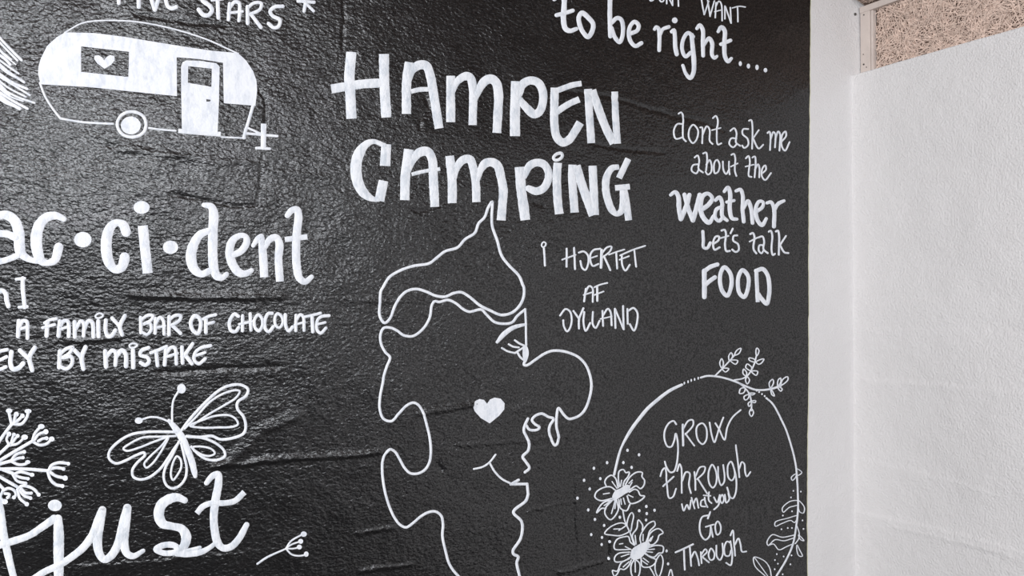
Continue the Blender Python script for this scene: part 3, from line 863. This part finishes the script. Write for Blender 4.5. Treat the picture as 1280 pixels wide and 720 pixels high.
# ---- the map of the peninsula drawn as a face
Y1 = tile(450, 240, 6); Y2 = tile(450, 350, 6); Y3 = tile(450, 470, 6); Y4 = tile(450, 600, 6); Y5 = tile(580, 370, 6); Y6 = tile(580, 470, 6)
drawing('map_face_drawing', 'white outline map drawn as a face in profile with a pointed cap', [
    ('cap_outline', [S(Y1, 21, [(Y1, '992,72 962,118 937,188 892,235 865,305 790,355 735,415 640,445 580,490 520,535 400,555 300,590 220,640 170,720'),
        (Y2, '158,80 150,180 150,270 185,322 225,290 260,200 300,130 360,80 430,68 500,88 570,118 640,125 700,100 760,92 820,125 900,190 980,230 1060,262 1140,245 1200,190 1230,120 1230,50'),
        (Y1, '1224,700 1195,630 1120,550 1065,475 1030,360 995,260 990,180 994,95')], 'o')]),
    ('head_outline', [S(Y2, 20, [(Y2, '1240,220 1180,270 1140,318 1080,328 1010,315 950,260 910,222 820,238 770,215 720,175 660,150 595,165 560,160 540,190 525,280 480,360 400,420 330,415 280,380 230,358 180,360 155,410 160,480 190,540 225,580 200,650 178,720'),
        (Y3, '170,50 150,150 148,250 175,320 235,338 290,280 350,220 400,200 440,220 475,280 500,360 525,470 532,580 520,650 485,705 430,732 375,728 335,690 295,620 262,568 225,550 190,580 168,640 166,720'),
        (Y4, '172,0 190,100 220,200 260,285 300,335 345,355 400,320 460,270 520,240 570,238 610,270 622,330 618,420 640,530 665,620 700,680 740,725 760,760')])]),
    ('profile_outline', [S(Y2, 18, '1240,220 1245,330 1245,400 1248,490'),
        S(Y5, 20, [(Y5, '466,470 450,515 470,520 540,475 600,435 660,412 730,412 800,430 860,460 910,515 940,590 952,660 950,700'),
        (Y6, '955,70 940,160 910,240 870,290 820,315 780,320 745,290 705,240 692,300 690,380 705,450 697,505 680,520 650,470 635,410 642,368 668,320 630,306 580,282 530,300 508,330 530,360 564,384 550,402 490,402 468,372')]),
        S(Y6, 21, '478,320 455,370 448,410 470,460 488,510 480,560 440,605 465,645 492,690 458,722'),
        S(Y4, 21, '1190,0 1132,32 1255,30 1262,110', 'p'), S(Y4, 22, '1262,105 1245,155 1150,240 1212,315 1205,430 1145,530 1150,555 1185,575 1175,620 1195,720 1200,760')]),
    ('eye', [P(Y2, '1240,488 1256,505 1265,545 1258,585 1240,620 1224,590 1218,545 1224,505', curved=True)],
     [('eyelash', [S(Y2, 16, '1065,510 1110,535 1165,548')]), ('eyelash', [S(Y2, 16, '1116,482 1150,500 1192,506')]), ('eyelash', [S(Y2, 17, '1162,452 1195,475 1232,492')]),
      ('eyelid', [S(Y2, 17, '1165,548 1195,528 1230,505'), S(Y2, 18, '1185,548 1205,580 1240,606')])]),
    ('eyebrow', [S(Y2, 30, '1030,465,24 1080,405,38 1150,357,32 1245,332,20')]),
    ('mouth', [S(Y3, 16, '855,698 920,682 970,650 1018,590'), S(Y3, 17, [(Y3, '972,648 1010,715'), (Y4, '1065,-8 1135,28')])]),
    ('cheek_heart', [P(Y3, '972,355 905,315 860,265 848,235 860,190 895,172 930,180 952,208 975,175 1010,162 1055,170 1085,205 1080,250 1040,300')]),
])

# ---- i hjertet af jylland
P1 = tile(660, 300, 6)
lettering('region_lettering', 'small thin white capitals reading I HJERTET AF JYLLAND under the title', [
    [[S(P1, 17, '118,62 126,192'), S(P1, 13, '100,36 116,15 133,27 125,48 108,54', 'o')]],
    [[S(P1, 17, '288,66 288,200'), S(P1, 17, '344,60 352,218'), S(P1, 14, '254,148 355,112')], [S(P1, 16, '380,95 415,86 446,112 452,165 430,225 406,210 392,158')],
     [S(P1, 16, '540,66 490,76 466,112 470,170 486,195 526,180'), S(P1, 13, '470,136 516,120')], [S(P1, 21, '550,76 546,206'), S(P1, 15, '550,104 590,56 624,50 612,86 558,130'), S(P1, 17, '568,122 616,226')],
     [S(P1, 13, '606,110 660,90 720,72'), S(P1, 16, '660,92 668,214')], [S(P1, 15, '702,118 706,190 728,230 762,186'), S(P1, 13, '686,148 755,122')], [S(P1, 14, '690,116 780,76 876,44'), S(P1, 15, '796,80 810,200')]],
    [[S(P1, 17, '436,366 424,460'), S(P1, 16, '430,402 460,346 484,360 488,464'), S(P1, 13, '420,412 490,390')], [S(P1, 18, '520,352 522,456'), S(P1, 14, '500,354 540,336 594,322'), S(P1, 13, '500,412 568,386')]],
    [[S(P1, 16, '244,566 285,518 318,535 332,590 320,658 296,686 272,645 268,602')], [S(P1, 16, '345,532 388,592'), S(P1, 17, '420,512 388,592 386,664')], [S(P1, 16, '426,540 420,620 436,682 470,622')],
     [S(P1, 16, '490,540 490,636 510,660 540,606')], [S(P1, 16, '560,532 566,644'), S(P1, 16, '564,566 600,516 620,540 628,640'), S(P1, 12, '546,592 630,574')],
     [S(P1, 16, '652,516 656,660'), S(P1, 15, '656,522 714,668'), S(P1, 16, '712,496 716,670')], [S(P1, 16, '744,518 746,628'), S(P1, 16, '752,530 790,510 818,545 814,622 792,680 762,632')]],
])

# ---- dont ask me about the weather
D1 = tile(820, 130, 6); D2 = tile(820, 220, 6); D3 = tile(820, 300, 6)
w = 14
lettering('weather_lettering', 'white mixed lettering about weather and FOOD beside the white strip', [
    [[S(D1, w, '172,72 190,62 207,90 202,180 205,258 224,280'), S(D1, w, '203,150 162,150 136,200 150,260 200,250')], [S(D1, w, '280,156 316,200 302,270 276,294 246,252 252,186', 'o')],
     [S(D1, w, '332,176 346,176 350,200 346,295'), S(D1, w, '350,232 382,166 402,190 404,278 424,300')], [S(D1, w, '426,106 446,90 461,116 456,230 464,304 490,295'), S(D1, 12, '420,196 485,180')]],
    [[S(D1, w, '556,202 584,182 602,216 600,290 630,314'), S(D1, w, '602,260 564,258 550,300 578,325 606,300')], [S(D1, w, '690,188 652,190 648,225 686,262 690,308 660,330 645,312')],
     [S(D1, w, '696,126 711,120 722,170 720,335'), S(D1, 13, '770,196 726,260'), S(D1, w, '726,256 770,334 804,306')]],
    [[S(D1, w, '836,218 850,206 858,240 856,345'), S(D1, w, '858,270 880,210 894,226 894,325'), S(D1, w, '895,265 916,206 930,226 928,350')], [S(D1, w, '945,280 976,240 970,206 946,232 946,320 970,350 1002,286')]],
    [[S(D1, w, '288,402 310,386 322,420 318,488 350,514'), S(D1, w, '318,452 276,460 266,500 300,521 320,488')], [S(D1, w, '352,372 374,364 382,400 374,500'), S(D1, w, '376,455 400,420 416,470 410,514 388,530 370,508')],
     [S(D1, w, '456,420 476,455 462,512 440,520 432,470 440,432', 'o')], [S(D1, w, '500,432 506,500 526,525 548,490'), S(D1, 13, '546,432 546,490 552,528')], [S(D1, w, '564,382 582,374 592,404 590,500 602,540'), S(D1, 12, '560,470 610,446')]],
    [[S(D1, w, '672,408 692,390 702,430 696,540 716,547'), S(D1, 12, '670,470 732,455')], [S(D1, w, '722,402 740,394 747,430 740,550'), S(D1, w, '742,494 765,452 776,480 776,550')],
     [S(D1, w, '798,520 826,492 820,460 800,480 795,540 820,570 864,518')]],
    [[S(D2, 34, '110,142,24 143,120,30 166,150,34 172,240,36 186,322,36'), S(D2, 34, '188,322,34 228,220,36 250,142,32'), S(D2, 34, '213,140,32 240,240,34 276,332,36'), S(D2, 34, '276,332,36 302,240,36 326,142,34')],
     [S(D2, 34, '335,255,34 392,215,34 420,165,30 388,132,28 350,150,34 332,220,36 346,300,36 395,350,34 428,300,24')],
     [S(D2, 30, '445,182,26 474,160,30 494,200,30 494,300,30 530,334,24'), S(D2, 28, '490,232 452,250 440,310 470,338 496,312')],
     [S(D2, 30, '512,116,26 540,86,30 556,130,32 552,250,32 568,318,30 604,324,24'), S(D2, 24, '530,196 585,184')],
     [S(D2, 30, '600,112,24 634,102,28 651,150,30 648,250,30 655,342,30'), S(D2, 30, '655,245,24 690,188,30 712,240,32 722,352,30')],
     [S(D2, 28, '752,268,28 800,232,28 806,196,24 776,190,26 750,240,30 760,330,32 795,368,32 828,320,24')],
     [S(D2, 28, '834,202,24 864,196,28 886,240,30 885,378,30'), S(D2, 28, '885,265,26 918,208,28 962,186,24')]],
    [[S(D2, 24, '348,416 352,480 354,536 380,542 404,502')], [S(D2, 17, '425,512 466,482 470,455 446,455 426,500 436,553 474,536')], [S(D2, 17, '488,410 510,404 521,430 515,520 525,564 550,562'), S(D2, 14, '482,466 540,450')],
     [S(D2, 16, '572,396 556,430')], [S(D2, 16, '606,446 580,450 576,485 612,512 616,558 592,570 568,552')]],
    [[S(D2, 17, '704,436 724,428 736,450 730,550 750,580'), S(D2, 14, '700,492 760,462')], [S(D2, 16, '764,462 798,454 811,490 806,550 838,578'), S(D2, 15, '806,520 776,520 770,560 790,580 808,555')],
     [S(D2, 16, '846,418 860,410 872,440 867,560 878,594 892,584')], [S(D2, 17, '900,416 914,410 924,450 922,590'), S(D2, 15, '975,450 930,520'), S(D2, 16, '930,516 965,573 994,578')]],
    [[S(D3, 36, '360,232 360,428'), S(D3, 32, '360,236 405,202 456,184'), S(D3, 32, '365,338 400,308 440,280')], [S(D3, 31, '508,204 552,250 564,330 533,418 500,390 478,320 484,240', 'o')],
     [S(D3, 31, '645,226 688,270 690,350 660,428 626,400 612,330 620,262', 'o')], [S(D3, 30, '750,218 756,350 762,466', 'b'), S(D3, 32, '748,232 800,218 834,260 848,330 846,420 830,478 790,440 765,405')]],
])

# ---- to be right
B2 = tile(690, 0, 8); B3 = tile(810, 0, 6.544)
lettering('right_lettering', 'white lettering reading to be right with four trailing dots, above the weather lettering', [
    [[S(B2, 17, '985,-60 985,5 1012,2 1032,-40')], [S(B2, 17, '1095,-60 1126,-30 1112,14 1090,14 1075,-30', 'o')], [S(B2, 16, '1148,-60 1150,36'), S(B2, 16, '1150,-60 1208,54'), S(B2, 16, '1204,-60 1208,50')],
     [S(B2, 16, '1262,-60 1265,62'), S(B2, 14, '1228,-60 1300,-60')]],
    [[S(B3, 13, '436,-10 460,120'), S(B3, 13, '462,118 496,10'), S(B3, 13, '486,-5 508,134'), S(B3, 13, '508,130 542,8')], [S(B3, 13, '556,22 550,145'), S(B3, 13, '554,55 580,10 598,30 606,170'), S(B3, 11, '545,96 606,80')],
     [S(B3, 13, '628,50 628,155'), S(B3, 13, '632,55 678,188'), S(B3, 13, '672,62 680,190')], [S(B3, 12, '688,66 745,52 795,58'), S(B3, 13, '732,60 735,178')]],
    [[S(B2, 50, '25,-8,40 75,-50,44 115,-40,50 122,80,54 116,180,54 136,285,52 180,308,48 245,288,38'), S(B2, 40, '48,150 130,130 210,105')], [S(B2, 48, '300,128 370,182 414,240 402,318 362,368 318,330 276,240 270,172', 'o')]],
    [[S(B2, 46, '580,-60 580,150 588,360'), S(B2, 42, '600,225 650,180 690,192 712,260 706,370 680,420 632,370 598,280')], [S(B2, 42, '795,332 858,302 870,250 830,216 792,250 772,320 790,410 840,458 900,428')]],
    [[S(B2, 38, '1030,290,34 1044,268,34 1068,285,40 1078,350,40 1075,502,38'), S(B2, 36, '1080,355 1110,292 1170,268')],
     [S(B3, 34, '196,258,30 214,245,32 222,290,34 226,380,36 238,442,36'), B(B3, 218, 167, 24, 24)],
     [S(B3, 32, '370,300 330,268 292,320 282,400 310,462 352,430'), S(B3, 34, '358,285,34 368,380,36 376,480,38 370,600,36 345,638,34 310,602,28 286,535,26')],
     [S(B3, 32, '402,232,28 425,205,32 448,240,34 450,350,34 452,455,32'), S(B3, 30, '455,375,26 500,312,32 525,350,34 525,450,32 545,474,30 565,460,24')],
     [S(B3, 32, '575,258,28 600,222,34 628,250,36 625,360,36 630,460,36 655,503,34 682,478,26'), S(B3, 30, '597,362 640,345 676,330')],
     [B(B3, 752, 522, 13, 20)], [B(B3, 818, 542, 14, 20)], [B(B3, 888, 552, 14, 22)], [B(B3, 958, 575, 15, 18)]],
])

# ---- wreath
G1 = tile(820, 420, 6); G2 = tile(730, 430, 6); G3 = tile(700, 560, 8); G4 = tile(700, 630, 8); G5 = tile(920, 560, 4.5); G6 = tile(810, 510, 8); G7 = tile(810, 590, 5.5385)
def leaves(t, w, arr, fl='o'): return [('leaf', [S(t, w, a, fl)]) for a in arr]
dots = [(G1, x, y, 6, 11) for x, y in ((210, 353), (238, 343), (261, 332), (286, 325), (313, 316))] + [(G1, x, y, 7, 7) for x, y in ((750, 409), (768, 420), (790, 435), (811, 450))]
dots += [(G5, x, y, 4.5, 4.8) for x, y in ((323, 241), (365, 245), (309, 278), (315, 356), (264, 380), (373, 407), (379, 455), (256, 457), (291, 450), (314, 450), (226, 596), (215, 629), (264, 609), (232, 650), (302, 653), (214, 681), (258, 709), (309, 603))]
dots += [(G3, x, y, 13, 16) for x, y in ((670, 22), (785, 67), (465, 145), (630, 145), (712, 193), (333, 201), (397, 305), (236, 322), (293, 408), (172, 501), (277, 618), (345, 713), (592, 690), (855, 582), (937, 620), (858, 653), (785, 625))]
dots += [(G4, x, y, 12, 15) for x, y in ((437, 212), (309, 305), (416, 333), (495, 376), (413, 404), (482, 543), (852, 158), (1060, 467), (1077, 597))]
drawing('wreath_drawing', 'white line wreath of two flowers, leaf sprigs and dots around the growth lettering', [
    ('hoop', [S(G2, 22, [(G2, '735,305,20 640,352,24 560,412,26 480,482,26 400,578,25 345,655,24'), (G3, '608,5,22 575,120,25 540,265,24')]),
              S(G1, 16, '335,312 380,300 450,303 530,320 600,345 680,380 740,402 800,405 870,395 930,375'),
              S(G1, 15, [(G1, '825,465 870,505 910,570 950,650 982,720'), (G5, '335,80 345,170 351,290 348,380 340,440 320,540 280,630 225,720 205,760')])]),
    ('sprig', [S(G1, 12, '440,300 500,240 560,175 590,140')], leaves(G1, 10, ['492,240 476,205 490,170 504,205', '495,245 545,245 520,270', '548,185 542,150 560,125 572,150', '555,183 610,185 595,212', '587,143 600,110 634,92 620,130'])),
    ('sprig', [S(G1, 12, '585,330 650,318 690,290 730,220 750,150')], leaves(G1, 10, ['672,300 650,280 655,248 678,275', '680,305 698,330 682,360 668,330', '708,260 670,235 680,210 714,235', '712,265 758,265 748,295', '740,195 695,180 695,165 735,175', '745,195 804,172 790,200 765,212', '752,150 746,110 755,90 770,110'])),
    ('sprig', [S(G1, 12, '860,395 900,382 940,365')], leaves(G1, 10, ['855,390 846,350 870,325 878,350', '858,395 885,450 866,440', '908,376 910,330 928,315 930,345', '905,380 940,396 930,414', '930,370 945,325 980,305 982,330'])),
    ('sprig', [S(G1, 12, '610,345 660,385 700,440 715,520 714,560')], leaves(G1, 10, ['665,390 632,395 622,430 655,425', '690,430 740,430 720,442', '692,440 656,455 665,480 690,465', '708,490 745,485 740,500', '706,492 688,505 695,528 712,510', '714,545 698,575 714,603 730,575'])),
    ('flower_stem', [S(G4, 15, '625,65 645,170 690,270 715,340 740,412')], leaves(G4, 14, ['445,295 500,230 590,190 640,195 685,270 640,300 590,316 520,311', '665,215 690,110 714,85 730,110 715,200 698,272']) + [('leaf_vein', [S(G4, 13, '535,250 570,248 605,246'), S(G4, 14, '585,262 620,240 655,215')])]),
    ('flower', [P(G3, '520,470 545,425 600,400 650,365 690,375 685,430 640,460 580,500 535,525 515,505', curved=True)],
     [('petal', [S(G3, 16, p)]) for p in ['590,385 580,300 592,230 635,216 655,246 690,240 680,280 640,330 625,375', '650,362 700,285 770,240 820,246 815,285 840,320 835,370 800,405 755,378 690,420',
        '690,440 740,412 775,425 800,472 842,480 790,530 700,552 668,480', '585,515 600,600 660,626 694,565', '562,520 578,620 502,716 448,660 452,600 520,520', '520,520 440,540 390,590 364,648 415,602 455,605',
        '530,500 400,525 348,490 362,440 430,396 500,388 548,420', '460,382 444,340 462,300 510,272 550,300 578,395']] +
     [('petal_vein', [S(G3, 13, p)]) for p in ['517,335 565,402', '432,460 490,450', '600,385 612,322', '685,352 720,320', '690,385 716,342', '678,468 725,490', '438,575 490,538', '545,530 510,655', '555,525 545,605', '605,508 610,562', '630,500 647,560']]),
    ('flower', [P(G4, '698,505 718,450 770,410 840,378 885,382 890,420 860,470 812,530 760,555 712,548', curved=True)],
     [('petal', [S(G4, 15, p)]) for p in ['745,405 718,310 762,240 778,158 820,212 815,260', '805,395 795,330 830,250 880,192 936,172 945,210 890,270 872,335 855,382', '868,385 890,300 940,256 985,246 1026,286 985,312 970,360 930,402 885,410',
        '885,432 960,412 1028,426 1020,488 985,490 940,530 890,520 848,488', '808,540 820,622 880,632 940,602 960,560 900,530 850,498', '745,550 712,610 712,690 735,745', '745,550 792,590 797,680 775,745',
        '712,560 690,612 640,656 600,650 572,700 545,722 524,664 570,672 610,592 695,545', '705,530 640,570 552,576 544,540 580,496 695,480', '705,452 640,456 546,450 538,410 570,350 640,326 680,326 700,380 742,412']] +
     [('petal_vein', [S(G4, 13, p)]) for p in ['592,400 625,394', '612,526 690,500', '632,630 690,578', '750,570 752,680', '830,540 882,580', '812,562 870,602', '868,456 940,450', '862,476 922,482', '900,372 922,322', '882,372 906,336', '825,302 825,366', '745,312 757,400', '650,425 710,455']]),
    ('leaf', [S(G4, 14, '960,560 948,630 962,700 985,730 1018,650 1026,550 1000,506', 'o')]),
    ('leaf', [S(G4, 14, '900,640 925,680 950,730')]), ('leaf', [S(G4, 14, '1080,740 1108,655 1134,740')]),
] + [('leaf', [S(G5, 6, a, 'o')]) for a in ('343,118 372,138 348,154', '341,145 312,165 318,183 336,165', '350,298 302,302 262,340 268,362 300,335 350,318', '352,296 384,332 380,366 358,358',
        '348,382 290,396 222,418 222,440 260,425 310,408 330,420', '352,488 382,522 362,515', '342,545 340,570 352,606 372,608 356,572')] +
    [('leaf', [S(G5, 6.5, '328,490 260,502 205,488 174,530 180,548 220,516 270,522 325,506'), S(G5, 6.5, '182,548 210,540 240,572 280,556 318,540')]),
     ('leaf', [S(G5, 6, '344,440 356,480 352,510 332,538')]),
     ('leaf', [S(G5, 6.5, '165,722 105,662 100,614 160,636 186,672 198,730')], [('leaf_vein', [S(G5, 5.5, '104,618 140,668 178,722')])])] +
    [('dot', [B(*d)]) for d in dots])

w = 13
lettering('growth_lettering', 'thin white lettering reading grow through what you go through inside the wreath', [
    [[S(G6, 19, '280,162 255,130 210,150 166,230 166,320 195,385 230,388 260,330 276,255 295,330 298,450 285,560 255,636 220,642 185,595 165,535')],
     [S(G6, 24, '345,166 350,374'), S(G6, 18, '352,205 400,128 444,120 448,172 372,264'), S(G6, 18, '372,256 460,376')], [S(G6, 18, '540,152 575,190 588,260 575,330 545,362 505,330 482,260 490,182', 'o')],
     [S(G6, 18, '612,145 635,270 662,342 700,230 750,95'), S(G6, 18, '670,152 705,205 764,318 788,200 840,95 924,20')]],
    [[S(G6, 18, [(G6, '120,682 140,622 168,600 180,650 180,710'), (G7, '128,80 145,180 170,172 192,115')]), S(G7, w, '102,98 175,32')],
     [S(G6, 18, [(G6, '290,630 314,560 332,600'), (G7, '232,0 232,70 232,144')]), S(G7, w, '235,62 262,0 286,8 282,90 296,146')],
     [S(G6, 19, [(G6, '462,640 470,720'), (G7, '326,60 328,124')]), S(G6, 17, '470,690 520,592 568,590 560,640 488,712'), S(G7, w, '342,45 375,95 412,150')],
     [S(G6, 18, '640,566 675,620 688,700 676,770 650,798 620,770 602,700 610,620', 'o')], [S(G6, 18, '700,588 706,700 735,774 762,745 768,690 752,570')],
     [S(G6, 18, '830,536 860,600 870,680 840,725 808,700 797,640 802,570', 'o'), S(G6, 18, '848,560 880,680 887,784 878,860 855,904 830,896 806,830 795,796')],
     [S(G6, 18, '878,372 895,500 916,694'), S(G6, 17, '914,605 940,540 965,560 972,640 990,685 1026,640')]],
    [[S(G7, 12, '232,222 246,268 268,226 284,258 296,196')], [S(G7, 12, '300,178 322,252'), S(G7, 12, '314,222 334,182 350,248')], [S(G7, 12, '396,190 372,198 368,234 398,240'), S(G7, 12, '394,178 400,215 414,244')],
     [S(G7, 12, '424,140 424,198 442,216'), S(G7, 11, '386,162 436,166')]],
    [[S(G7, 12, '460,176 482,212 498,170'), S(G7, 12, '500,160 492,228 460,260')], [S(G7, 12, '518,158 530,190 516,218 502,190', 'o')], [S(G7, 12, '536,158 546,214 566,190 560,150')]],
    [[S(G7, 13, '432,278 415,322'), S(G7, 13, '418,300 376,312 358,372 370,440 400,470 428,445 436,380'), S(G7, 12, '400,380 456,364'), S(G7, 13, '436,378 452,450')], [S(G7, 12, '486,342 506,378 500,424 482,436 468,396 472,356', 'o')]],
    [[S(G7, 14, '190,556 250,530 312,500'), S(G7, 14, '248,534 256,676')], [S(G7, 13, '290,522 300,650'), S(G7, 13, '300,594 324,552 344,590 356,646')],
     [S(G7, 13, '368,556 373,632'), S(G7, 12, '370,574 400,535 412,552 376,590'), S(G7, 13, '380,590 424,626')], [S(G7, 12, '440,530 462,562 456,604 436,610 422,574', 'o')], [S(G7, 12, '476,510 480,588 500,610 520,570 518,496')],
     [S(G7, 12, '574,492 550,482 530,530 540,580 566,580 578,542'), S(G7, 12, '574,480 586,580 574,646 544,630')], [S(G7, 12, '574,440 590,405 597,480 605,580'), S(G7, 12, '604,505 628,460 642,500 652,552 680,550')]],
])
